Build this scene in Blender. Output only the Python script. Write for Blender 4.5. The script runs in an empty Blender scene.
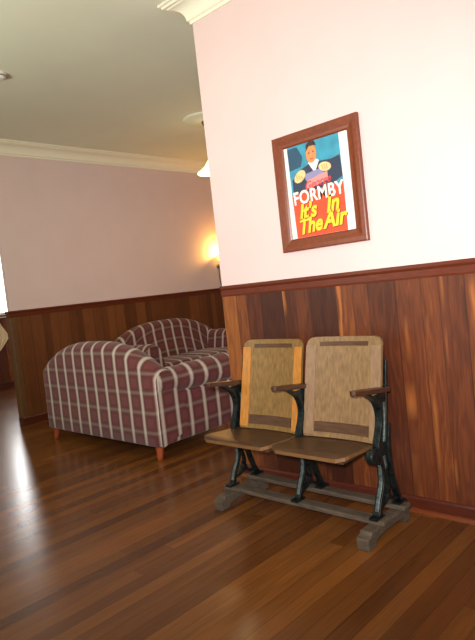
import bpy, bmesh, math, random
from mathutils import Vector, Matrix
random.seed(7)
S = bpy.context.scene
C = S.collection
PI = math.pi

# ------------------------------------------------------------------ camera, world, lights, exposure
cam = bpy.data.cameras.new('camera'); co = bpy.data.objects.new('camera', cam); C.objects.link(co)
r = Vector((0.72126526, 0.68383955, -0.11018118)); u = Vector((0.03847975, 0.11926548, 0.99211645)); f = Vector((-0.69158928, 0.71981887, -0.05970807))
co.matrix_world = Matrix(((r.x, u.x, -f.x, 0), (r.y, u.y, -f.y, 0), (r.z, u.z, -f.z, 1.35), (0, 0, 0, 1)))
cam.sensor_fit = 'VERTICAL'; cam.sensor_height = 36; cam.lens = 564.614 / 640 * 36
cam.clip_start = .05; cam.clip_end = 100
S.camera = co

W = bpy.data.worlds.new('world'); S.world = W; W.use_nodes = True
W.node_tree.nodes['Background'].inputs[0].default_value = (1.0, .93, .84, 1)
W.node_tree.nodes['Background'].inputs[1].default_value = .5
# the sky is brightest low in the west, towards the hall window
_n = W.node_tree.nodes; _l = W.node_tree.links.new
_tc = _n.new('ShaderNodeTexCoord'); _d = _n.new('ShaderNodeVectorMath'); _d.operation = 'DOT_PRODUCT'; _d.inputs[1].default_value = (-.905, .42, .08)
_m = _n.new('ShaderNodeMapRange'); _m.inputs[1].default_value = .90; _m.inputs[2].default_value = .97; _m.inputs[3].default_value = .5; _m.inputs[4].default_value = 4.2
_l(_tc.outputs['Generated'], _d.inputs[0]); _l(_d.outputs['Value'], _m.inputs[0]); _l(_m.outputs[0], _n['Background'].inputs[1])

def light(name, kind, loc, energy, col, target=None, **kw):
    l = bpy.data.lights.new(name, kind); l.energy = energy; l.color = col
    for k, v in kw.items(): setattr(l, k, v)
    o = bpy.data.objects.new(name, l); C.objects.link(o); o.location = loc
    if target is not None:
        o.rotation_euler = (Vector(target) - Vector(loc)).to_track_quat('-Z', 'Y').to_euler()
    return o
# the camera's flash
light('camera_flash', 'SPOT', (-.03, -.02, 1.44), 620, (1, .975, .965), target=(-1.95, 2.835, 1.5), spot_size=math.radians(80), spot_blend=1.0, shadow_soft_size=.05)
# unseen fill light added above and behind the camera, brightens ceiling and walls
light('front_fill_light', 'POINT', (-.1, -.9, 2.35), 95, (1, .92, .76), shadow_soft_size=.2)
# added fill, out of frame to the left, aimed up to brighten the ceiling
light('ceiling_fill_light', 'AREA', (-3.3, -.4, 1.9), 74, (.97, 1, .84), target=(-4.4, .8, 3.3), shape='DISK', size=.4)
# daylight outside the hall window
light('hall_daylight', 'AREA', (-10.75, 4.95, 2.1), 80, (.95, .98, 1), target=(-6, 3.9, 1.2), shape='RECTANGLE', size=1.0, size_y=1.6)

vs = S.view_settings
S.display_settings.display_device = 'sRGB'
vs.view_transform = 'Standard'; vs.look = 'None'; vs.gamma = 1; vs.use_curve_mapping = False
vs.exposure = 0.0

# ------------------------------------------------------------------ helpers
def lin(h):
    h = h.lstrip('#'); o = []
    for i in (0, 2, 4):
        c = int(h[i:i+2], 16) / 255
        o.append(c / 12.92 if c <= .04045 else ((c + .055) / 1.055) ** 2.4)
    return (*o, 1)

def mat(name, col, rough=.6, metal=0, emit=None, es=0, noise=None, bump=0):
    m = bpy.data.materials.new(name); m.use_nodes = True
    nt = m.node_tree; b = nt.nodes['Principled BSDF']
    col = lin(col) if isinstance(col, str) else (*col, 1)
    b.inputs['Base Color'].default_value = col
    b.inputs['Roughness'].default_value = rough; b.inputs['Metallic'].default_value = metal
    if emit:
        b.inputs['Emission Color'].default_value = lin(emit); b.inputs['Emission Strength'].default_value = es
    if noise:                                    # (scale, amount, (sx,sy,sz))
        tc = nt.nodes.new('ShaderNodeTexCoord'); mp = nt.nodes.new('ShaderNodeMapping')
        mp.inputs['Scale'].default_value = noise[2] if len(noise) > 2 else (1, 1, 1)
        n = nt.nodes.new('ShaderNodeTexNoise'); n.inputs['Scale'].default_value = noise[0]; n.inputs['Detail'].default_value = 5
        mr = nt.nodes.new('ShaderNodeMapRange')
        mr.inputs[1].default_value = .3; mr.inputs[2].default_value = .7
        mr.inputs[3].default_value = 1 - noise[1]; mr.inputs[4].default_value = 1 + noise[1]
        hs = nt.nodes.new('ShaderNodeHueSaturation'); hs.inputs['Color'].default_value = col
        L = nt.links.new
        L(tc.outputs['Object'], mp.inputs[0]); L(mp.outputs[0], n.inputs['Vector']); L(n.outputs['Fac'], mr.inputs[0])
        L(mr.outputs[0], hs.inputs['Value']); L(hs.outputs[0], b.inputs['Base Color'])
        if bump:
            bp = nt.nodes.new('ShaderNodeBump'); bp.inputs['Strength'].default_value = bump; bp.inputs['Distance'].default_value = .004
            L(n.outputs['Fac'], bp.inputs['Height']); L(bp.outputs[0], b.inputs['Normal'])
    return m

def plank_mat(name, width, cols, along, rough, joint=None, streak=0, gap=.03, coat=0, seed=0.0, bumpv=.1, vein=1.0):
    """boards of their own tone; 'along' 'Y' (floor) or 'Z' (wall panelling); cols = ramp of board tones"""
    m = bpy.data.materials.new(name); m.use_nodes = True
    nt = m.node_tree; N = nt.nodes.new; L = nt.links.new; b = nt.nodes['Principled BSDF']
    def M(op, a, c=None, d=None):
        n = N('ShaderNodeMath'); n.operation = op
        for i, v in enumerate((a, c, d)):
            if v is None: continue
            if isinstance(v, (int, float)): n.inputs[i].default_value = v
            else: L(v, n.inputs[i])
        return n.outputs[0]
    tc = N('ShaderNodeTexCoord'); sx = N('ShaderNodeSeparateXYZ'); L(tc.outputs['Object'], sx.inputs[0])
    if along == 'Y': across, al = sx.outputs[0], sx.outputs[1]
    else: across, al = M('ADD', sx.outputs[0], sx.outputs[1]), sx.outputs[2]
    t = M('DIVIDE', M('ADD', across, 40 + seed), width)
    if along == 'Z':                              # boards of unequal width
        t = M('ADD', t, M('MULTIPLY', M('SINE', M('MULTIPLY', t, 1.9)), .22))
    idx = M('FLOOR', t); fr = M('FRACT', t)
    if joint:
        w1 = N('ShaderNodeTexWhiteNoise'); w1.noise_dimensions = '1D'; L(idx, w1.inputs['W'])
        sec = M('FLOOR', M('ADD', M('DIVIDE', al, joint), M('MULTIPLY', w1.outputs['Value'], 7)))
        idx = M('ADD', idx, M('MULTIPLY', sec, 17.3))
    wn = N('ShaderNodeTexWhiteNoise'); wn.noise_dimensions = '1D'; L(M('ADD', idx, .5), wn.inputs['W'])
    ramp = N('ShaderNodeValToRGB'); e = ramp.color_ramp.elements
    for i, c in enumerate(cols):
        p = i / (len(cols) - 1)
        if i == 0: el = e[0]
        elif i == len(cols) - 1: el = e[-1]
        else: el = e.new(p)
        el.position = p; el.color = lin(c)
    # grain: long figure that wanders, offset per board
    cb = N('ShaderNodeCombineXYZ')
    L(M('ADD', M('MULTIPLY', across, 9), M('MULTIPLY', idx, 3.7)), cb.inputs[0]); L(M('MULTIPLY', al, 1.4), cb.inputs[1])
    ns = N('ShaderNodeTexNoise'); ns.inputs['Scale'].default_value = 1.0; ns.inputs['Detail'].default_value = 3; L(cb.outputs[0], ns.inputs['Vector'])
    ring = M('SINE', M('MULTIPLY', M('ADD', ns.outputs['Fac'], M('MULTIPLY', across, 1.0)), 46 * vein))
    cb2 = N('ShaderNodeCombineXYZ'); L(M('MULTIPLY', across, 120), cb2.inputs[0]); L(M('MULTIPLY', al, 5), cb2.inputs[1]); L(idx, cb2.inputs[2])
    fine = N('ShaderNodeTexNoise'); fine.inputs['Scale'].default_value = 1; fine.inputs['Detail'].default_value = 4; L(cb2.outputs[0], fine.inputs['Vector'])
    v = M('ADD', M('MULTIPLY', ring, .07), M('MULTIPLY', M('SUBTRACT', fine.outputs['Fac'], .5), .5))
    fac = M('ADD', M('MULTIPLY', wn.outputs['Value'], .75), M('ADD', v, M('MULTIPLY', ns.outputs['Fac'], .28)))
    L(fac, ramp.inputs[0])
    col = ramp.outputs[0]
    if streak:                                    # pale sapwood along the edge of some boards
        w2 = N('ShaderNodeTexWhiteNoise'); w2.noise_dimensions = '1D'; L(M('ADD', idx, 9.25), w2.inputs['W'])
        wob = M('MULTIPLY', M('SUBTRACT', ns.outputs['Fac'], .5), .9)
        edge = M('SUBTRACT', 1.0, M('MULTIPLY', M('ABSOLUTE', M('SUBTRACT', M('ADD', fr, wob), .12)), 7))
        cb3 = N('ShaderNodeCombineXYZ'); L(M('MULTIPLY', al, 2.2), cb3.inputs[0]); L(M('MULTIPLY', idx, 5.1), cb3.inputs[1])
        pn = N('ShaderNodeTexNoise'); pn.inputs['Scale'].default_value = 1; pn.inputs['Detail'].default_value = 1; L(cb3.outputs[0], pn.inputs['Vector'])
        pm = M('MINIMUM', M('MAXIMUM', M('MULTIPLY', M('SUBTRACT', pn.outputs['Fac'], .47), 7), 0), 1)
        k = M('MULTIPLY', M('MULTIPLY', M('MAXIMUM', edge, 0), pm), M('GREATER_THAN', w2.outputs['Value'], 1 - streak))
        mx = N('ShaderNodeMix'); mx.data_type = 'RGBA'; mx.inputs[7].default_value = lin('#a8642f')
        L(M('MINIMUM', M('MULTIPLY', k, .85), .8), mx.inputs[0]); L(col, mx.inputs[6]); col = mx.outputs[2]
    g = M('LESS_THAN', M('MINIMUM', fr, M('SUBTRACT', 1, fr)), gap)
    mx = N('ShaderNodeMix'); mx.data_type = 'RGBA'; mx.inputs[7].default_value = lin('#1c0d07')
    L(M('MULTIPLY', g, .6 if along == 'Z' else .38), mx.inputs[0]); L(col, mx.inputs[6])
    L(mx.outputs[2], b.inputs['Base Color'])
    b.inputs['Roughness'].default_value = rough
    b.inputs['Coat Weight'].default_value = coat; b.inputs['Coat Roughness'].default_value = .12
    bp = N('ShaderNodeBump'); bp.inputs['Strength'].default_value = bumpv; bp.inputs['Distance'].default_value = .003
    L(M('SUBTRACT', fine.outputs['Fac'], M('MULTIPLY', g, 1.2)), bp.inputs['Height']); L(bp.outputs[0], b.inputs['Normal'])
    return m

def plaid_mat():
    m = bpy.data.materials.new('plaid_fabric'); m.use_nodes = True
    nt = m.node_tree; N = nt.nodes.new; L = nt.links.new; b = nt.nodes['Principled BSDF']
    def M(op, a, c=None):
        n = N('ShaderNodeMath'); n.operation = op
        for i, v in enumerate((a, c)):
            if v is None: continue
            if isinstance(v, (int, float)): n.inputs[i].default_value = v
            else: L(v, n.inputs[i])
        return n.outputs[0]
    tc = N('ShaderNodeTexCoord'); p = N('ShaderNodeSeparateXYZ'); L(tc.outputs['Object'], p.inputs[0])
    n = N('ShaderNodeSeparateXYZ'); L(tc.outputs['Normal'], n.inputs[0])
    ax = M('ABSOLUTE', n.outputs[0]); ay = M('ABSOLUTE', n.outputs[1]); az = M('ABSOLUTE', n.outputs[2])
    # sides: stripes counted along X on the back and cushions, along Y on the arms
    isx = M('GREATER_THAN', ax, M('MULTIPLY', ay, 1.0))
    at = N('ShaderNodeAttribute'); at.attribute_type = 'GEOMETRY'; at.attribute_name = 'plaid_uv'
    uv = N('ShaderNodeSeparateXYZ'); L(at.outputs['Vector'], uv.inputs[0])
    def stripe(c, w, soft, off=0.0):
        fr = M('FRACT', M('ADD', M('DIVIDE', c, .164), 20 + off))
        d = M('ABSOLUTE', M('SUBTRACT', fr, .5))
        k = M('DIVIDE', M('SUBTRACT', w, d), soft)
        return M('MINIMUM', M('MAXIMUM', k, 0), 1)
    a1 = stripe(uv.outputs[0], .15, .11); a2 = stripe(uv.outputs[1], .13, .10)
    b1 = stripe(uv.outputs[0], .27, .08, .5); b2 = stripe(uv.outputs[1], .27, .08, .5)
    base = lin('#592424'); dark = lin('#47211f'); white = lin('#d8cfc0'); grey = lin('#8a8071')
    def mix(fac, A, B):
        x = N('ShaderNodeMix'); x.data_type = 'RGBA'; L(fac, x.inputs[0])
        for i, v in ((6, A), (7, B)):
            if isinstance(v, tuple): x.inputs[i].default_value = v
            else: L(v, x.inputs[i])
        return x.outputs[2]
    c = mix(M('MULTIPLY', M('MULTIPLY', b1, b2), .6), base, lin('#6e3636'))
    c = mix(M('MULTIPLY', a2, .42), c, grey)
    c = mix(M('MULTIPLY', a1, .60), c, white)
    ns = N('ShaderNodeTexNoise'); ns.inputs['Scale'].default_value = 260; ns.inputs['Detail'].default_value = 2; L(tc.outputs['Object'], ns.inputs['Vector'])
    hs = N('ShaderNodeHueSaturation'); L(c, hs.inputs['Color']); L(M('ADD', M('MULTIPLY', ns.outputs['Fac'], .5), .75), hs.inputs['Value'])
    L(hs.outputs[0], b.inputs['Base Color'])
    b.inputs['Roughness'].default_value = .9; b.inputs['Sheen Weight'].default_value = .15
    bp = N('ShaderNodeBump'); bp.inputs['Strength'].default_value = .15; bp.inputs['Distance'].default_value = .003
    L(ns.outputs['Fac'], bp.inputs['Height']); L(bp.outputs[0], b.inputs['Normal'])
    return m

def obj(name, bm, mats, parent=None, smooth=False, bevel=0, subsurf=0, angle=40):
    me = bpy.data.meshes.new(name); bmesh.ops.recalc_face_normals(bm, faces=bm.faces); bm.to_mesh(me); bm.free()
    o = bpy.data.objects.new(name, me); C.objects.link(o)
    for m in (mats if isinstance(mats, (list, tuple)) else [mats]): me.materials.append(m)
    if parent is not None: o.parent = parent
    if smooth:
        for p in me.polygons: p.use_smooth = True
    if bevel:
        b = o.modifiers.new('bevel', 'BEVEL'); b.width = bevel; b.segments = 2; b.limit_method = 'ANGLE'; b.angle_limit = math.radians(angle)
    if subsurf:
        s = o.modifiers.new('subd', 'SUBSURF'); s.levels = s.render_levels = subsurf
    return o

def struct(name, bm, m, **k):
    o = obj(name, bm, m, **k); o['kind'] = 'structure'; return o

def tag(o, label, cat, group=None):
    o['label'] = label; o['category'] = cat
    if group: o['group'] = group
    return o

def thing(name, label, cat, loc=(0, 0, 0), rz=0, group=None):
    o = bpy.data.objects.new(name, None); C.objects.link(o); o.empty_display_size = .1
    o.location = loc; o.rotation_euler = (0, 0, rz)
    return tag(o, label, cat, group)

def copy_tree(o, parent=None):
    c = o.copy(); C.objects.link(c); c.parent = parent
    for ch in o.children: copy_tree(ch, c)
    return c

def box(bm, x0, x1, y0, y1, z0, z1, mi=0):
    v = [bm.verts.new((x, y, z)) for z in (z0, z1) for y in (y0, y1) for x in (x0, x1)]
    for q in ((0, 1, 3, 2), (4, 6, 7, 5), (0, 4, 5, 1), (2, 3, 7, 6), (0, 2, 6, 4), (1, 5, 7, 3)):
        bm.faces.new([v[i] for i in q]).material_index = mi
    return bm

def B(*a):
    return box(bmesh.new(), *a)

def prism(bm, pts, axis, a, b, mi=0):
    """pts: 2-D outline in the two other axes; extruded along axis from a to b"""
    def P(p, t):
        return {'x': (t, p[0], p[1]), 'y': (p[0], t, p[1]), 'z': (p[0], p[1], t)}[axis]
    v0 = [bm.verts.new(P(p, a)) for p in pts]; v1 = [bm.verts.new(P(p, b)) for p in pts]
    n = len(pts)
    fs = [bm.faces.new(v0), bm.faces.new(v1[::-1])]
    for i in range(n): fs.append(bm.faces.new((v0[i], v0[(i+1) % n], v1[(i+1) % n], v1[i])))
    for f_ in fs: f_.material_index = mi
    return bm

def strip(bm, line, w, axis, a, b):
    """a bar that follows a polyline in the plane across 'axis' (w wide), extruded a..b"""
    n = len(line); Lp, Rp = [], []
    for i in range(n):
        p = Vector(line[i]); t = Vector(line[min(i+1, n-1)]) - Vector(line[max(i-1, 0)])
        t.normalize(); nn = Vector((-t.y, t.x)) * w / 2
        Lp.append(p + nn); Rp.append(p - nn)
    def P(p, t):
        return {'x': (t, p[0], p[1]), 'y': (p[0], t, p[1]), 'z': (p[0], p[1], t)}[axis]
    rows = []
    for i in range(n):
        rows.append([bm.verts.new(P(Lp[i], a)), bm.verts.new(P(Rp[i], a)), bm.verts.new(P(Rp[i], b)), bm.verts.new(P(Lp[i], b))])
    for i in range(n-1):
        for k in range(4):
            bm.faces.new((rows[i][k], rows[i][(k+1) % 4], rows[i+1][(k+1) % 4], rows[i+1][k]))
    bm.faces.new(rows[0]); bm.faces.new(rows[-1][::-1])
    return bm

def lathe(bm, prof, n=32, ctr=(0, 0, 0), axis='z', cap=True):
    rows = []
    for (rr, h) in prof:
        row = []
        for i in range(n):
            a = 2 * PI * i / n; c, s = rr * math.cos(a), rr * math.sin(a)
            p = {'z': (c, s, h), 'x': (h, c, s), 'y': (c, h, s)}[axis]
            row.append(bm.verts.new(Vector(p) + Vector(ctr)))
        rows.append(row)
    for a, b in zip(rows, rows[1:]):
        for i in range(n): bm.faces.new((a[i], a[(i+1) % n], b[(i+1) % n], b[i]))
    if cap: bm.faces.new(rows[0][::-1]); bm.faces.new(rows[-1])
    return bm

def sweep_wall(bm, path, prof):
    """profile (d out from the wall, z) carried along an axis-aligned wall path with mitred corners.
    path: list of (x, y, (nx, ny)) where (nx, ny) adds the outward normals meeting at that corner"""
    rows = [[bm.verts.new((x + nx*d, y + ny*d, z)) for d, z in prof] for x, y, (nx, ny) in path]
    n = len(prof)
    for a, b in zip(rows, rows[1:]):
        for k in range(n): bm.faces.new((a[k], a[(k+1) % n], b[(k+1) % n], b[k]))
    bm.faces.new(rows[0]); bm.faces.new(rows[-1][::-1])
    return bm

def smooth_line(pts, n=6):
    """Catmull-Rom through 2-D points"""
    out = []
    for i in range(len(pts) - 1):
        p0 = Vector(pts[max(i-1, 0)]); p1 = Vector(pts[i]); p2 = Vector(pts[i+1]); p3 = Vector(pts[min(i+2, len(pts)-1)])
        for k in range(n):
            t = k / n
            out.append(.5 * ((2*p1) + (p2-p0)*t + (2*p0-5*p1+4*p2-p3)*t*t + (3*p1-p0-3*p2+p3)*t**3))
    out.append(Vector(pts[-1])); return out

# ------------------------------------------------------------------ materials
M_wall = mat('pink_plaster', (.70, .535, .51), .75, noise=(3, .02))
M_ceil = mat('ceiling_paint', (.78, .79, .63), .8, noise=(2, .02))
M_crown = mat('cornice_paint', (.84, .79, .62), .6)
M_floor = plank_mat('floor_boards', .084, ['#4e2c15', '#5f371a', '#6e431f', '#845024'], 'Y', .235, joint=2.7, gap=.02, bumpv=.10, vein=.35)
M_dado = plank_mat('dado_boards', .135, ['#2f130a', '#472010', '#653217', '#945726'], 'Z', .40, streak=.45, gap=.016, bumpv=.08)
M_dado2 = plank_mat('dado_boards_brown', .12, ['#4a2612', '#5a3016', '#6a3b1c', '#7a4722'], 'Z', .42, streak=.05, gap=.02, seed=.37, bumpv=.08)
M_rail = mat('rail_wood', '#5c2613', .32, noise=(5, .2, (3, 3, 30)))
M_base = mat('base_wood', '#4e2013', .35, noise=(5, .2, (3, 3, 30)))
M_quad = mat('quadrant_wood', '#703619', .35, noise=(5, .15, (3, 3, 30)))
M_endboard = mat('end_board_wood', '#5e4024', .45, noise=(6, .2, (20, 20, 2)))
M_plaid = plaid_mat()
M_orange = mat('orange_leg_wood', '#8f3f1b', .3, noise=(6, .2, (8, 8, 1)))
M_iron = mat('black_iron', '#1a2221', .38, .55, noise=(38, .9), bump=.3)
M_worn = mat('worn_iron', '#5d6562', .42, .6, noise=(45, .6), bump=.3)
M_grey = mat('weathered_wood', '#4f4235', .7, noise=(14, .35, (1, 4, 6)), bump=.4)
M_seat = mat('seat_ply', '#432b18', .42, noise=(7, .35, (1.5, 9, 9)))
M_seatedge = mat('seat_edge_ply', '#6b4a2a', .5, noise=(9, .2, (2, 9, 30)))
M_back = mat('back_ply', '#76582c', .38, noise=(11, .3, (7, 7, 1.1)))
M_back2 = mat('back_ply_grey', '#785c3c', .4, noise=(11, .28, (7, 7, 1.1)))
M_stile = mat('back_stile_orange', '#a96e2b', .35, noise=(8, .2, (9, 9, 1)))
M_stile2 = mat('back_stile_pale', '#80644a', .4, noise=(8, .2, (9, 9, 1)))
M_dark = mat('dark_strip_wood', '#4a301c', .45, noise=(8, .3, (1, 5, 9)))
M_arm = mat('armrest_wood', '#3f2313', .35, noise=(12, .3, (8, 1, 8)))

# ------------------------------------------------------------------ room shell
WY, XC, XF, YE, ZC = 2.835, -2.838, -6.5, 2.955, 3.32
YB = 8.4
struct('floor', B(-10.3, 2.2, -2.2, 8.6, -.12, 0), M_floor)
struct('ceiling', B(-10.3, 2.2, -1.2, 8.6, ZC, ZC + .12), M_ceil)
struct('wall_right', B(XC, 2.2, WY, WY + .15, 0, ZC), M_wall)
struct('wall_return', B(XC, XC + .15, WY + .15, YB, 0, ZC), M_wall)
struct('wall_left', B(XF - .07, XF, YE, YB, 0, ZC), M_wall)
struct('wall_back', B(XF - .07, XC + .15, YB, YB + .15, 0, ZC), M_wall)
# the hall beyond the end of the left wall, with its window
WX = -10.15; wy0, wy1, wz0, wz1 = 4.36, 5.35, 1.30, 2.98
bm = bmesh.new()
box(bm, WX - .15, WX, -1.2, wy0, 0, ZC); box(bm, WX - .15, WX, wy1, 6.35, 0, ZC)
box(bm, WX - .15, WX, wy0, wy1, 0, wz0); box(bm, WX - .15, WX, wy0, wy1, wz1, ZC)
struct('wall_hall', bm, M_wall)
struct('wall_hall_end', B(WX, XF - .07, 6.2, 6.35, 0, ZC), M_wall)
Z3 = (0, 0)
# cornice
cp = [(0, ZC - .145), (.012, ZC - .145), (.016, ZC - .128), (.028, ZC - .122)]
for i in range(1, 8):
    a = i / 8 * PI / 2
    cp.append((.028 + .085 * (1 - math.cos(a)), ZC - .122 + .085 * math.sin(a)))
cp += [(.113, ZC - .037), (.122, ZC - .030), (.140, ZC - .030), (.146, ZC - .018), (.162, ZC - .014), (.162, ZC - .001), (0, ZC - .001)]
path_near = [(2.2, WY, (0, -1)), (XC, WY, (-1, -1)), (XC, YB, (-1, -1)), (XF, YB, (1, -1)), (XF, YE, (1, -1)), (XF - .07, YE, (-1, -1)), (XF - .07, 6.2, (-1, -1)), (WX, 6.2, (1, -1)), (WX, -1.2, (1, 0))]
def cor(p): return [(x, y, n) for x, y, n in p]
struct('trim_1', sweep_wall(bmesh.new(), cor(path_near), cp), M_crown)
# dado boards, cap rail, skirting
ddp = [(0, .07), (.012, .07), (.012, 1.286), (0, 1.286)]
path_face = [(2.2, WY, (0, -1)), (XC, WY, (0, -1))]
struct('trim_2', sweep_wall(bmesh.new(), path_face, ddp), M_dado)
struct('trim_3', sweep_wall(bmesh.new(), path_near[3:6] , ddp), M_dado2)
struct('trim_4', sweep_wall(bmesh.new(), path_near[7:], ddp), M_dado)
rlp = [(0, 1.275), (.016, 1.275), (.018, 1.285), (.018, 1.318), (.022, 1.324), (.026, 1.332), (.026, 1.345), (.022, 1.350), (0, 1.350)]
struct('trim_5', sweep_wall(bmesh.new(), path_near[3:6], rlp), M_rail)
struct('trim_10', sweep_wall(bmesh.new(), path_face, [(d, z + .010) for d, z in rlp]), M_rail)
rlp2 = [(d, z - .055) for d, z in rlp]
struct('trim_6', sweep_wall(bmesh.new(), path_near[7:], rlp2), M_rail)
bsp = [(0, 0), (.026, 0), (.026, .072), (.02, .082), (.012, .084), (0, .084)]
qp = [(.026, 0), (.046, 0), (.044, .009), (.038, .016), (.031, .019), (.026, .020)]
struct('baseboard_right', sweep_wall(bmesh.new(), path_face, bsp), M_base)
struct('trim_7', sweep_wall(bmesh.new(), path_face, qp), M_quad)
struct('baseboard_left', sweep_wall(bmesh.new(), path_near[3:6], bsp), M_base)
struct('baseboard_hall', sweep_wall(bmesh.new(), path_near[7:], bsp), M_base)
# upright boards that finish the free end of the left wall's panelling
bm = box(bmesh.new(), XF + .012, XF + .024, YE - .024, YE + .05, .085, 1.27)
box(bm, XF - .094, XF + .012, YE - .024, YE - .012, .085, 1.27)
struct('trim_8', bm, M_endboard, bevel=.003)
# hall window: frame, glass
bm = bmesh.new()
M_white = mat('window_paint', (.8, .8, .76), .4)
for a in ((wy0 - .06, wy0, wz0 - .05, wz1 + .06), (wy1, wy1 + .06, wz0 - .05, wz1 + .06), (wy0, wy1, wz1, wz1 + .06), (wy0, wy1, wz0 - .05, wz0)):
    box(bm, WX - .03, WX + .02, *a)
box(bm, WX - .09, WX - .05, wy0, wy1, wz0, wz0 + .04); box(bm, WX - .09, WX - .05, wy0, wy1, wz1 - .04, wz1)
box(bm, WX - .09, WX - .05, wy0, wy0 + .035, wz0 + .04, wz1 - .04); box(bm, WX - .09, WX - .05, wy1 - .035, wy1, wz0 + .04, wz1 - .04)
wf = struct('window_1', bm, M_white)
def glass_mat(name, mixf, rough=0.02):
    m = bpy.data.materials.new(name); m.use_nodes = True; nt = m.node_tree; nt.nodes.clear()
    o = nt.nodes.new('ShaderNodeOutputMaterial'); mx = nt.nodes.new('ShaderNodeMixShader'); t = nt.nodes.new('ShaderNodeBsdfTransparent'); g = nt.nodes.new('ShaderNodeBsdfGlossy')
    g.inputs['Roughness'].default_value = rough; mx.inputs[0].default_value = mixf
    nt.links.new(t.outputs[0], mx.inputs[1]); nt.links.new(g.outputs[0], mx.inputs[2]); nt.links.new(mx.outputs[0], o.inputs[0]); return m
M_glass = glass_mat('pane_glass', .05)
obj('window_pane', B(WX - .073, WX - .068, wy0 + .035, wy1 - .035, wz0 + .04, wz1 - .04), M_glass, wf)
# plaster rose on the ceiling
struct('trim_9', lathe(bmesh.new(), [(.01, ZC - .035), (.12, ZC - .035), (.14, ZC - .022), (.20, ZC - .026), (.23, ZC - .018), (.27, ZC - .016), (.29, ZC - .001)], 40, (-4.70, 4.76, 0)), M_ceil, smooth=True)

# ------------------------------------------------------------------ plaid sofas
def uvset(bm, fn):
    """fill plaid_uv per vertex: metres along and across the cloth"""
    lay = bm.verts.layers.float_vector.new('plaid_uv')
    for v in bm.verts: v[lay] = Vector(fn(v))

def cloth_box(x0, x1, y0, y1, z0, z1, rad, nx=14, ny=10, nz=5, crown=0.0, face='y'):
    """soft rounded box (superellipse corners); its cloth pattern wraps over the front edge"""
    bm = bmesh.new()
    import itertools
    cx, cy, cz = (x0+x1)/2, (y0+y1)/2, (z0+z1)/2; hx, hy, hz = (x1-x0)/2, (y1-y0)/2, (z1-z0)/2
    bmesh.ops.create_cube(bm, size=2)
    bmesh.ops.subdivide_edges(bm, edges=bm.edges[:], cuts=13, use_grid_fill=True)
    lay = bm.verts.layers.float_vector.new('plaid_uv')
    for v in bm.verts:
        p = v.co.copy(); q = Vector((p.x*hx, p.y*hy, p.z*hz))
        inn = Vector((max(-hx+rad, min(hx-rad, q.x)), max(-hy+rad, min(hy-rad, q.y)), max(-hz+rad, min(hz-rad, q.z))))
        d = q - inn
        if d.length > 1e-6 and (abs(d.x) > 1e-6) + (abs(d.y) > 1e-6) + (abs(d.z) > 1e-6) > 1: 
            m_ = max(abs(d.x), abs(d.y), abs(d.z)); d = d.normalized() * m_
        q2 = inn + d
        if crown: q2.z += crown * (1 - p.x*p.x) * (1 - p.y*p.y) * (1 if p.z > 0 else .1)
        v.co = q2 + Vector((cx, cy, cz))
        w = v.co
        v[lay] = Vector((w.x, w.z + (-(w.y) if p.z > .9 else -y0), 0)) if face == 'y' else Vector((w.y, w.z, 0))
    return bm

def sofa_back():
    bm = bmesh.new(); lay = bm.verts.layers.float_vector.new('plaid_uv')
    nu = 48; rows = []
    for i in range(nu + 1):
        t = -1 + 2*i/nu
        X = .90 * t
        h = .735 + .255 * (1 - abs(t)**2.7)
        ed = max(0, (abs(t) - .93) / .07)               # soften the outer ends
        yb = .475 - .03 * ed**2
        th = .20
        prof = [(yb - .02, .115), (yb, .13), (yb, .30), (yb - .004, .45), (yb - .004, h - .17)]
        cyy, czz, ry, rz_ = yb - .105, h - .10, .105, .10
        for k in range(1, 12):
            a = PI * k / 12
            prof.append((cyy + ry * math.cos(a) - .004, czz - .0 + rz_ * math.sin(a)))
        prof += [(yb - .215, h - .16), (yb - .245, max(.5, h - .35)), (yb - .29, .40), (yb - .29, .20), (yb - .02, .115)]
        row = []; s = 0; prev = None
        for (y, z) in prof[:-1]:
            p = Vector((y, z))
            if prev is not None: s += (p - prev).length
            prev = p
            v = bm.verts.new((X, y, z)); v[lay] = Vector((X, s + .115, 0)); row.append(v)
        rows.append(row)
    n = len(rows[0])
    for a, b in zip(rows, rows[1:]):
        for k in range(n): bm.faces.new((a[k], a[(k+1) % n], b[(k+1) % n], b[k]))
    # end caps: own verts so that the pattern runs along Y
    for row in (rows[0], rows[-1]):
        vs_ = []
        for v in row:
            w = bm.verts.new(v.co); w[lay] = Vector((v.co.y, v.co.z, 0)); vs_.append(w)
        bm.faces.new(vs_)
    return bm

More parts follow.
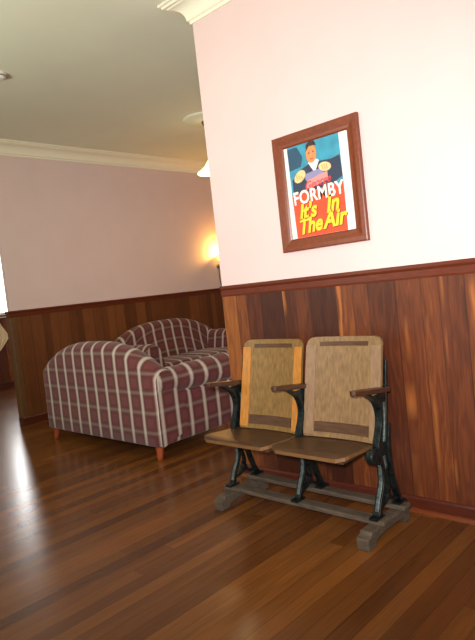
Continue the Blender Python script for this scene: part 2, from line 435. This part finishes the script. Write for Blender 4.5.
def sofa_arm(side):
    bm = bmesh.new(); lay = bm.verts.layers.float_vector.new('plaid_uv')
    rows = []; ny = 26
    for i in range(ny + 1):
        t = i / ny
        Y = .255 - t * (.255 + .475)
        if i == 0: Y = .42
        g = min(1, t * 1.3)
        R_ = .108 + .018 * g
        cx, cz = .815 + .018 * g, .632
        endr = 0
        if i == ny: endr = .02
        if i == ny: R_ -= .012
        prof = [(.70, .14), (.862 - endr, .115), (.873 - endr, .13), (.880 - endr, .25), (.880 - endr, .46), (.872, cz - R_ * 1.06)]
        for k in range(1, 14):
            a = -PI * .42 + (PI * 1.42) * (k - 1) / 12
            prof.append((cx + R_ * math.cos(a), cz + R_ * math.sin(a)))
        prof += [(.68, .50), (.68, .30)]
        s = 0; prev = None; row = []
        for (x, z) in prof:
            p = Vector((x, z))
            if prev is not None: s += (p - prev).length
            prev = p
            wav = .004 * math.sin(Y * 31 + z * 9) if z > .47 else 0
            v = bm.verts.new((side * (x + wav), Y, z + wav)); v[lay] = Vector((Y, s - .035, 0)); row.append(v)
        rows.append(row)
    n = len(rows[0])
    for a, b in zip(rows, rows[1:]):
        for k in range(n): bm.faces.new((a[k], a[(k+1) % n], b[(k+1) % n], b[k]))
    for row in (rows[0], rows[-1]):
        vs_ = []
        for v in row:
            w = bm.verts.new(v.co); w[lay] = Vector((v.co.x, v.co.z, 0)); vs_.append(w)
        bm.faces.new(vs_)
    return bm

def make_sofa(label):
    t = thing('sofa', label, 'sofa', group=None)
    obj('base', cloth_box(-.868, .868, -.455, .44, .115, .34, .03), M_plaid, t, smooth=True)
    obj('backrest', sofa_back(), M_plaid, t, smooth=True, bevel=0)
    for s in (-1, 1): obj('armrest', sofa_arm(s), M_plaid, t, smooth=True)
    for s in (-1, 1):
        obj('seat_cushion', cloth_box(min(0, s*.675) + .003, max(0, s*.675) - .003, -.47, .19, .335, .485, .05, crown=.02), M_plaid, t, smooth=True)
    for sx in (-1, 1):
        for sy in (-1, 1):
            bm = bmesh.new(); x, y = sx*.815, sy*.405
            prof = [(.020, 0), (.024, .004), (.027, .03), (.038, .118), (.038, .13)]
            lathe(bm, prof, 20, (0, 0, 0))
            for v in bm.verts: v.co = Vector((v.co.x + x + sx*.012*(1 - v.co.z/.12), v.co.y + y + sy*.02*(1 - v.co.z/.12), v.co.z))
            obj('leg', bm, M_orange, t, smooth=True)
    return t
sofa1 = make_sofa('maroon plaid two-seat sofa seen from behind, nearest the camera, its camel back towards us')
sofa1.location = (-4.56, 3.195, 0); sofa1.rotation_euler = (0, 0, PI)
sofa2 = copy_tree(sofa1)
sofa2['label'] = 'maroon plaid sofa facing us at the panelled far wall, behind the nearer sofa'
sofa2.location = (-5.98, 5.06, 0); sofa2.rotation_euler = (0, 0, PI / 2)
for s in (sofa1, sofa2): s['group'] = 'matching plaid sofas'; s.scale = (1.03, 1, 1)

# ------------------------------------------------------------------ double theatre seat
OX, OY = -2.01, 2.5
ts = thing('theatre_seat', 'old double wooden theatre seat on black iron frames standing below the poster', 'theatre seat', (OX, OY, 0))
def L_(x): return x - OX
XS = (-2.52, -2.00, -1.50)
# cross feet
for x in (-2.515, -1.505):
    xl = L_(x)
    out = [(-.235, 0), (-.235, .060), (-.205, .068), (-.195, .084), (-.05, .084), (.12, .084), (.175, .084), (.200, .070), (.205, 0), (.145, 0), (.13, .03), (.06, .040), (-.06, .040), (-.150, .028), (-.165, 0)]
    obj('cross_foot', prism(bmesh.new(), out, 'x', xl - .034, xl + .034), M_grey, ts, bevel=.006)
# long rails
for y in (2.418, 2.632):
    obj('rail', B(L_(-2.575), L_(-1.445), y - OY - .036, y - OY + .036, .085, .112), M_grey, ts, bevel=.006)
# cast iron frames
for i, x in enumerate(XS):
    xl = L_(x)
    y = lambda v: v - OY
    front = smooth_line([(y(2.385), .112), (y(2.415), .125), (y(2.445), .19), (y(2.487), .27), (y(2.492), .35), (y(2.470), .42), (y(2.476), .48), (y(2.507), .545), (y(2.522), .615), (y(2.497), .685), (y(2.430), .735), (y(2.365), .765)])
    back = smooth_line([(y(2.665), .112), (y(2.645), .13), (y(2.612), .20), (y(2.583), .29), (y(2.572), .38), (y(2.575), .46), (y(2.590), .56), (y(2.606), .66), (y(2.626), .78), (y(2.640), .86), (y(2.644), .88)])
    bm = bmesh.new()
    strip(bm, front, .016, 'x', xl - .019, xl + .019)
    strip(bm, back[:37], .016, 'x', xl - .019, xl + .019)
    strip(bm, [p + Vector((-.006, 0)) for p in back[36:]], .010, 'x', xl - .008, xl + .008)
    # thin web between the two ribs, pierced low down
    def at(line, z):
        for a, b in zip(line, line[1:]):
            if a.y <= z <= b.y: 
                k = (z - a.y) / max(1e-6, b.y - a.y); return a.x + (b.x - a.x) * k
        return line[-1].x
    zs = [.30 + k * .02 for k in range(22)]
    pts = [(at(front, z), z) for z in zs] + [(at(back, z), z) for z in zs[::-1]]
    prism(bm, pts, 'x', xl - .006, xl + .006)
    # scroll work in the foot
    strip(bm, smooth_line([(y(2.435), .16), (y(2.49), .165), (y(2.53), .20), (y(2.54), .25), (y(2.525), .30)]), .014, 'x', xl - .012, xl + .012)
    strip(bm, smooth_line([(y(2.635), .15), (y(2.58), .155), (y(2.545), .185), (y(2.53), .23)]), .014, 'x', xl - .012, xl + .012)
    lathe(bm, [(.006, -.014), (.020, -.014), (.020, .014), (.006, .014)], 16, (xl, y(2.532), .190), 'x')
    # foot pads
    box(bm, xl - .024, xl + .024, y(2.372), y(2.45), .110, .122); box(bm, xl - .024, xl + .024, y(2.605), y(2.685), .110, .122)
    fr = obj('iron_frame', bm, M_iron, ts, bevel=.003)
    # seat hinge boss and arm
    bm = bmesh.new()
    side = {0: 1, 1: 1, 2: -1}[i]
    lathe(bm, [(.010, -.024), (.026, -.023), (.034, -.016), (.034, .016), (.026, .023), (.010, .024)], 22, (xl, y(2.415), .425), 'x')
    prism(bm, [(y(2.415), .386), (y(2.49), .37), (y(2.50), .46), (y(2.415), .464)], 'x', xl - .014, xl + .014)
    obj('hinge_boss', bm, M_iron, fr, bevel=.003)
    # worn bright edges of the casting
    bm = bmesh.new()
    strip(bm, [p + Vector((-.0095, 0)) for p in front[8:26]], .003, 'x', xl - .010, xl + .010)
    strip(bm, [(at(front, z) * .35 + at(back, z) * .65, z) for z in (.47, .52, .57, .62, .67)], .018, 'x', xl - .011, xl + .011)
    strip(bm, [(at(front, z) * .5 + at(back, z) * .5, z) for z in (.33, .35, .37, .40)], .018, 'x', xl - .010, xl + .010)
    obj('worn_rib', bm, M_worn, fr, bevel=.002)
    # armrest
    def arm():
        out = [(2.300, -.014), (2.292, .0), (2.300, .016), (2.36, .022), (2.50, .024), (2.62, .021), (2.635, .010), (2.635, -.010), (2.62, -.021), (2.50, -.024), (2.36, -.022)]
        bm = bmesh.new()
        vs0 = [bm.verts.new((xl + px * 1.1, y(py), .765 - (py - 2.3) * .135 + .020)) for py, px in out]
        vs1 = [bm.verts.new((xl + px * 1.1, y(py), .765 - (py - 2.3) * .135 - .006)) for py, px in out]
        bm.faces.new(vs0); bm.faces.new(vs1[::-1]); n = len(out)
        for k in range(n): bm.faces.new((vs0[k], vs0[(k+1) % n], vs1[(k+1) % n], vs1[k]))
        return bm
    obj('armrest', arm(), M_arm, fr, bevel=.004)
# seats
def seat_bm(x0, x1, yf, yb, r_, zf, zb, th):
    """a board with rounded front corners, dished from front to back"""
    bm = bmesh.new(); nx = 22; ny = 14; top = []; bot = []
    for j in range(ny + 1):
        t = j / ny; yy = yf + (yb - yf) * t
        rt, rb = [], []
        ins = 0
        dy = yy - yf
        if dy < r_: ins = r_ - math.sqrt(max(0, r_*r_ - (r_ - dy)**2))
        nar = .018 * t
        for i in range(nx + 1):
            s = i / nx
            xx = (x0 + ins + nar) + (x1 - x0 - 2*ins - 2*nar) * s
            z = zf + (zb - zf) * t - .012 * math.sin(PI * s) * math.sin(PI * min(1, t * 1.1)) - .016 * max(0, 1 - t * 6)**2
            rt.append(bm.verts.new((xx, yy, z))); rb.append(bm.verts.new((xx, yy, z - th)))
        top.append(rt); bot.append(rb)
    for j in range(ny):
        for i in range(nx):
            bm.faces.new((top[j][i], top[j][i+1], top[j+1][i+1], top[j+1][i]))
            bm.faces.new((bot[j][i], bot[j+1][i], bot[j+1][i+1], bot[j][i+1]))
    for i in range(nx):
        bm.faces.new((top[0][i], bot[0][i], bot[0][i+1], top[0][i+1])).material_index = 1
        bm.faces.new((top[ny][i], top[ny][i+1], bot[ny][i+1], bot[ny][i])).material_index = 1
    for j in range(ny):
        bm.faces.new((top[j][0], top[j+1][0], bot[j+1][0], bot[j][0])).material_index = 1
        bm.faces.new((top[j][nx], bot[j][nx], bot[j+1][nx], top[j+1][nx])).material_index = 1
    return bm
for (x0, x1) in ((-2.535, -2.008), (-2.000, -1.522)):
    s = obj('seat', seat_bm(L_(x0), L_(x1), 2.205 - OY, 2.545 - OY, .05, .482, .455, .019), [M_seat, M_seatedge], ts)
    for xx in (x0 + .07, x1 - .07):
        obj('seat_batten', B(L_(xx) - .018, L_(xx) + .018, 2.27 - OY, 2.50 - OY, .418, .452), M_dark, s, bevel=.003)
# backs
def back_pt(s, z, x0, x1, off=0):
    """a back leans away and is gently dished"""
    t = (z - .47) / .535
    return Vector((L_(x0 + (x1 - x0) * s), (2.505 + .125 * t + .020 * math.sin(PI * s) + off) - OY, z))
def back_panel(x0, x1, z0, z1, s0=0, s1=1, off=0, th=.016, rad=.045, n=16, m=14, both=True):
    bm = bmesh.new(); F, K = [], []
    for j in range(m + 1):
        z = z0 + (z1 - z0) * j / m
        if rad: z = z0 + (z1 - z0) * (1 - (1 - j / m)**1.7)
        ins = 0; d = z1 - z
        if rad and d < rad: ins = (rad - math.sqrt(max(0, rad*rad - (rad - d)**2))) / (x1 - x0)
        rf, rk = [], []
        for i in range(n + 1):
            s = s0 + ins + (s1 - s0 - 2*ins) * i / n
            p = back_pt(s, z, x0, x1, off); rf.append(bm.verts.new(p)); rk.append(bm.verts.new(p + Vector((0, th, 0))))
        F.append(rf); K.append(rk)
    for j in range(m):
        for i in range(n):
            bm.faces.new((F[j][i], F[j][i+1], F[j+1][i+1], F[j+1][i])); bm.faces.new((K[j][i], K[j+1][i], K[j+1][i+1], K[j][i+1]))
    for i in range(n):
        bm.faces.new((F[0][i], K[0][i], K[0][i+1], F[0][i+1])); bm.faces.new((F[m][i], F[m][i+1], K[m][i+1], K[m][i]))
    for j in range(m):
        bm.faces.new((F[j][0], F[j+1][0], K[j+1][0], K[j][0])); bm.faces.new((F[j][n], K[j][n], K[j+1][n], F[j+1][n]))
    return bm
for k, (x0, x1) in enumerate(((-2.485, -2.018), (-1.985, -1.500))):
    top = (1.000, 1.008)[k]
    b = obj('backrest', back_panel(x0, x1, .462, top), (M_back, M_back2)[k], ts)
    ms = (M_stile, M_stile2)[k]
    for (a, c) in ((0.0, .13), (.87, 1.0)):
        obj('stile', back_panel(x0, x1, .475, top - .045, a, c, -.005, .005, rad=0, n=4), ms, b)
    obj('top_strip', back_panel(x0, x1, top - .050, top - .026, .18, .82, -.004, .004, rad=0, n=10, m=2), M_dark, b)
    obj('lower_strip', back_panel(x0, x1, .492, .545, .145, .855, -.008, .008, rad=0, n=10, m=2), M_dark, b)

# ------------------------------------------------------------------ framed poster
PX0, PX1, PZ0, PZ1 = -2.238, -1.630, 1.523, 2.228
pc = ((PX0 + PX1) / 2, WY, (PZ0 + PZ1) / 2)
fp = thing('framed_poster', 'brown wooden framed film poster with yellow title on orange, hung on the pink wall', 'poster', pc)
hw, hh = (PX1 - PX0) / 2, (PZ1 - PZ0) / 2
M_frame = mat('frame_wood', '#713216', .35, noise=(9, .2, (6, 6, 6)))
prof = [(0, 0), (0, .026), (.006, .030), (.030, .029), (.052, .022), (.068, .020), (.076, .014), (.076, 0)]     # (in from the outer edge, out from the wall)
bm = bmesh.new(); rows = []
for sx, sz in ((-1, -1), (1, -1), (1, 1), (-1, 1)):
    rows.append([bm.verts.new((sx * (hw - a), -b, sz * (hh - a))) for a, b in prof])
for i in range(4):
    a, b = rows[i], rows[(i+1) % 4]
    for k in range(len(prof) - 1): bm.faces.new((a[k], a[k+1], b[k+1], b[k]))
    bm.faces.new((a[-1], a[0], b[0], b[-1]))
obj('frame', bm, M_frame, fp, bevel=.001)
iw, ih = hw - .074, hh - .074
def flat(col, name, r_=.5): return mat(name, col, r_)
P_white = flat((.85, .82, .74), 'paper_white'); P_teal = mat('print_teal', '#2f8fa8', .5, noise=(14, .25)); P_dteal = flat('#1d4a66', 'print_dark_teal')
P_navy = flat('#22304a', 'print_navy'); P_skin = flat('#dd8a4c', 'print_skin'); P_hand = flat('#f3c98a', 'print_hand'); P_hair = flat('#2a1c1c', 'print_hair')
P_red = flat('#d2372e', 'print_red'); P_orange = mat('print_orange', '#ee4a1e', .5, noise=(9, .12)); P_yellow = flat('#ffd21f', 'print_yellow'); P_title = flat('#fff6ea', 'print_title_white')
P_pink = flat('#e58f8d', 'print_pink'); P_lilac = flat('#8c86ad', 'print_lilac'); P_shadow = flat('#7d2a14', 'print_brown')
sheet = obj('poster_sheet', B(-iw, iw, -.010, -.004, -ih, ih), P_white, fp)
def st(s, t, d=0): return Vector((-iw + 2*iw*s, -.0105 - d, ih - 2*ih*t))
PM = [P_teal, P_dteal, P_navy, P_skin, P_hand, P_hair, P_red, P_orange, P_pink, P_lilac, P_white]
bm = bmesh.new()
def poly(pts, d, mi, bm=bm):
    top = [bm.verts.new(st(s, t, d)) for s, t in pts]; bt = [bm.verts.new(st(s, t, d - .0005)) for s, t in pts]
    bm.faces.new(top).material_index = mi
    n = len(pts)
    for i in range(n): bm.faces.new((top[i], bt[i], bt[(i+1) % n], top[(i+1) % n])).material_index = mi
def ell(cs, ct, a, b, d, mi, n=18, rot=0):
    poly([(cs + a*math.cos(2*PI*i/n)*math.cos(rot) - b*math.sin(2*PI*i/n)*math.sin(rot), ct + (a*math.cos(2*PI*i/n)*math.sin(rot) + b*math.sin(2*PI*i/n)*math.cos(rot))*.86) for i in range(n)], d, mi)
poly([(.06, .0), (.87, .0), (.88, .55), (.07, .55)], .0008, 0)
poly([(.07, .53), (.88, .50), (.88, .995), (.09, .995)], .0010, 7)
poly([(.06, .02), (.22, .02), (.30, .14), (.26, .24), (.07, .26)], .0012, 1)
poly([(.10, .52), (.10, .36), (.28, .26), (.40, .23), (.56, .23), (.72, .24), (.86, .22), (.88, .44), (.70, .50), (.3, .52)], .0014, 2)   # jacket
poly([(.38, .22), (.47, .34), (.55, .22), (.52, .20), (.42, .20)], .0018, 10)     # collar
poly([(.30, .33), (.60, .30), (.60, .36), (.32, .40)], .0020, 9)
ell(.44, .13, .082, .115, .0022, 3)                                              # face
poly([(.36, .10), (.37, .03), (.42, .0), (.50, .0), (.53, .06), (.50, .055), (.42, .05), (.38, .08)], .0026, 5)   # hair
for (s_, t_, a_, b_) in ((.41, .12, .012, .008), (.475, .115, .012, .008)): ell(s_, t_, a_, b_, .0028, 5)
ell(.445, .185, .028, .008, .0028, 6); poly([(.44, .12), (.455, .155), (.43, .158)], .0028, 8)
ell(.23, .34, .10, .065, .0024, 4, rot=-.5); ell(.63, .30, .095, .055, .0024, 4, rot=.2)
for k in range(3):
    poly([(.165 + .04*k, .315 + .012*k), (.175 + .04*k, .31 + .012*k), (.20 + .04*k, .37), (.19 + .04*k, .375)], .0028, 3)
    poly([(.58 + .035*k, .275), (.59 + .035*k, .272), (.61 + .03*k, .325), (.60 + .03*k, .33)], .0028, 3)
poly([(.34, .40), (.66, .35), (.66, .44), (.30, .50)], .0022, 8)
poly([(.0, .0), (.03, .0), (.03, 1), (.0, 1)], .0004, 10)
obj('printed_picture', bm, PM, sheet)
def lettering(name, txt, s, t, size, m, shear=0, offset=.0, rot=0, sx=1.0, d=.003, sp=1.0, parent=sheet, font_ex=.0006):
    cu = bpy.data.curves.new(name, 'FONT'); cu.body = txt; cu.size = size; cu.shear = shear; cu.offset = offset; cu.extrude = font_ex
    cu.align_x = 'CENTER'; cu.align_y = 'CENTER'; cu.space_character = sp
    o = bpy.data.objects.new('tmp', cu); C.objects.link(o)
    dg = bpy.context.evaluated_depsgraph_get(); me = bpy.data.meshes.new_from_object(o.evaluated_get(dg))
    bpy.data.objects.remove(o); bpy.data.curves.remove(cu)
    me.transform(Matrix.Translation(st(s, t, d)) @ Matrix.Rotation(PI/2, 4, 'X') @ Matrix.Rotation(rot, 4, 'Z') @ Matrix.Diagonal((sx, 1, 1, 1)))
    me.materials.clear(); me.materials.append(m)
    o = bpy.data.objects.new(name, me); C.objects.link(o); o.parent = parent
    return o
lettering('script_lettering', 'George', .49, .445, .062, P_red, shear=.4, offset=.0006, rot=.10, d=.0032)
lettering('name_lettering', 'FORMBY', .485, .565, .108, P_shadow, offset=.0040, sx=.84, rot=.03, d=.0030, sp=1.06)
lettering('name_lettering', 'FORMBY', .485, .565, .108, P_title, offset=.0022, sx=.84, rot=.03, d=.0042, sp=1.06)
for txt, s_, t_, sz in (("It's", .29, .725, .125), ('In', .68, .70, .135), ('The', .31, .880, .125), ('Air', .69, .855, .135)):
    lettering('title_lettering', txt, s_ + .008, t_ + .008, sz, P_shadow, shear=.34, offset=.0048, sx=.88, rot=.07, d=.0030)
    lettering('title_lettering', txt, s_, t_, sz, P_yellow, shear=.34, offset=.0042, sx=.88, rot=.07, d=.0042)
# the pane
obj('glass_pane', B(-iw, iw, -.0175, -.0160, -ih, ih), glass_mat('poster_glass', .03, .05), fp)

# ------------------------------------------------------------------ lamps and ceiling fitting
M_lampglass = mat('lit_glass', '#fff2c8', .4, emit='#ffe7a8', es=2.6)
M_brass = mat('dull_metal', '#7a7256', .4, .7)
M_bulb = mat('bulb', '#fff4d8', .3, emit='#ffd890', es=8)
px, py = -4.70, 4.76
pl = thing('pendant_lamp', 'lit white glass pendant lamp hanging from the ceiling rose, half behind the wall corner', 'ceiling lamp', (px, py, ZC - .035))
obj('ceiling_canopy', lathe(bmesh.new(), [(.075, 0), (.072, -.02), (.055, -.045), (.02, -.055), (.012, -.06)], 24), M_brass, pl, smooth=True)
obj('rod', lathe(bmesh.new(), [(.007, -.055), (.007, -.44)], 10), M_brass, pl, smooth=True)
prof = [(.03, -.335), (.045, -.34), (.062, -.365), (.095, -.415), (.145, -.455), (.178, -.475), (.186, -.490), (.180, -.498), (.172, -.486), (.140, -.463), (.09, -.422), (.056, -.370), (.03, -.345)]
obj('lamp_shade', lathe(bmesh.new(), [(a, b - .10) for a, b in prof], 36, cap=False), M_lampglass, pl, smooth=True)
bb = bmesh.new(); bmesh.ops.create_uvsphere(bb, u_segments=16, v_segments=10, radius=.032); bmesh.ops.translate(bb, verts=bb.verts, vec=(0, 0, -.53))
obj('bulb', bb, M_bulb, pl, smooth=True)
light('pendant_light', 'POINT', (px, py, ZC - .64), 10, (1, .80, .5), shadow_soft_size=.06)

wx, wyy, wz = XF, 6.45, 1.80
wl = thing('wall_lamp', 'lit warm yellow wall lamp above the dado, just showing beside the wall corner', 'wall lamp', (wx, wyy, wz))
obj('backplate', lathe(bmesh.new(), [(.035, 0), (.035, .010), (.02, .018), (.010, .022)], 24, (0, 0, -.10), 'x'), M_brass, wl, smooth=True)
obj('arm', strip(bmesh.new(), smooth_line([(.02, -.10), (.07, -.13), (.11, -.10), (.12, -.03)]), .012, 'y', -.006, .006), M_brass, wl)
sh = lathe(bmesh.new(), [(.02, -.035), (.05, -.025), (.078, .01), (.092, .055), (.096, .075), (.090, .075), (.072, .015), (.045, -.015), (.02, -.028)], 30, (.12, 0, 0), cap=False)
obj('lamp_shade', sh, mat('lit_sconce_glass', '#ffe6ac', .4, emit='#ffc95a', es=3.5), wl, smooth=True)
bb = bmesh.new(); bmesh.ops.create_uvsphere(bb, u_segments=16, v_segments=10, radius=.026); bmesh.ops.translate(bb, verts=bb.verts, vec=(.12, 0, .035))
obj('bulb', bb, M_bulb, wl, smooth=True)
obj('cord', strip(bmesh.new(), smooth_line([(.02, -.14), (.012, -.30), (.03, -.42), (.012, -.50)]), .008, 'y', -.004, .004), mat('cord_dark', '#2a201a', .6), wl)
light('wall_lamp_light', 'POINT', (wx + .12, wyy, wz + .12), 24, (1, .50, .10), shadow_soft_size=.03)

sd = thing('smoke_detector', 'small round white detector on the ceiling at the far left', 'smoke detector', (-4.60, 2.26, ZC))
M_sd = mat('detector_white', (.75, .74, .70), .4)
obj('base', lathe(bmesh.new(), [(.066, 0), (.066, -.014), (.062, -.018)], 28), M_sd, sd, smooth=False)
obj('vent_ring', lathe(bmesh.new(), [(.050, -.017), (.050, -.030)], 28), mat('detector_dark', '#5a5648', .5), sd)
obj('cover', lathe(bmesh.new(), [(.058, -.029), (.052, -.042), (.030, -.048), (.004, -.049)], 28), M_sd, sd, smooth=True)

# ------------------------------------------------------------------ cream curtain by the hall window
M_curt = mat('cream_cloth', '#f2ddb6', .85, noise=(8, .06))
bm = bmesh.new(); rows = []
for j in range(25):
    t = j / 24; z = 1.27 - t * .60
    wd = .045 + .21 * math.sin(PI * min(1, t * 1.0))**.8 * (t**.45) if t < .9 else .06 + .2 * (1 - t)
    if t <= .62: wd = .05 + .20 * (t / .62)
    else: wd = .25 - .19 * ((t - .62) / .38)
    row = []
    for i in range(41):
        s = -1 + i / 20
        row.append(bm.verts.new((.10 + .022 * math.cos(s * 19) * (.5 + wd * 2), s * wd, z)))
    rows.append(row)
for a, b_ in zip(rows, rows[1:]):
    for i in range(40): bm.faces.new((a[i], a[i+1], b_[i+1], b_[i]))
ct = thing('curtain', 'cream curtain gathered below the bright hall window at the left edge', 'curtain', (WX, 4.24, 0))
cl = obj('cloth', bm, M_curt, ct, smooth=True); sm = cl.modifiers.new('solid', 'SOLIDIFY'); sm.thickness = .006
obj('tie_band', B(.055, .150, -.062, .062, 1.245, 1.275), M_curt, ct, bevel=.006)
obj('wall_hook', B(.012, .058, -.012, .012, 1.25, 1.262), M_brass, ct)
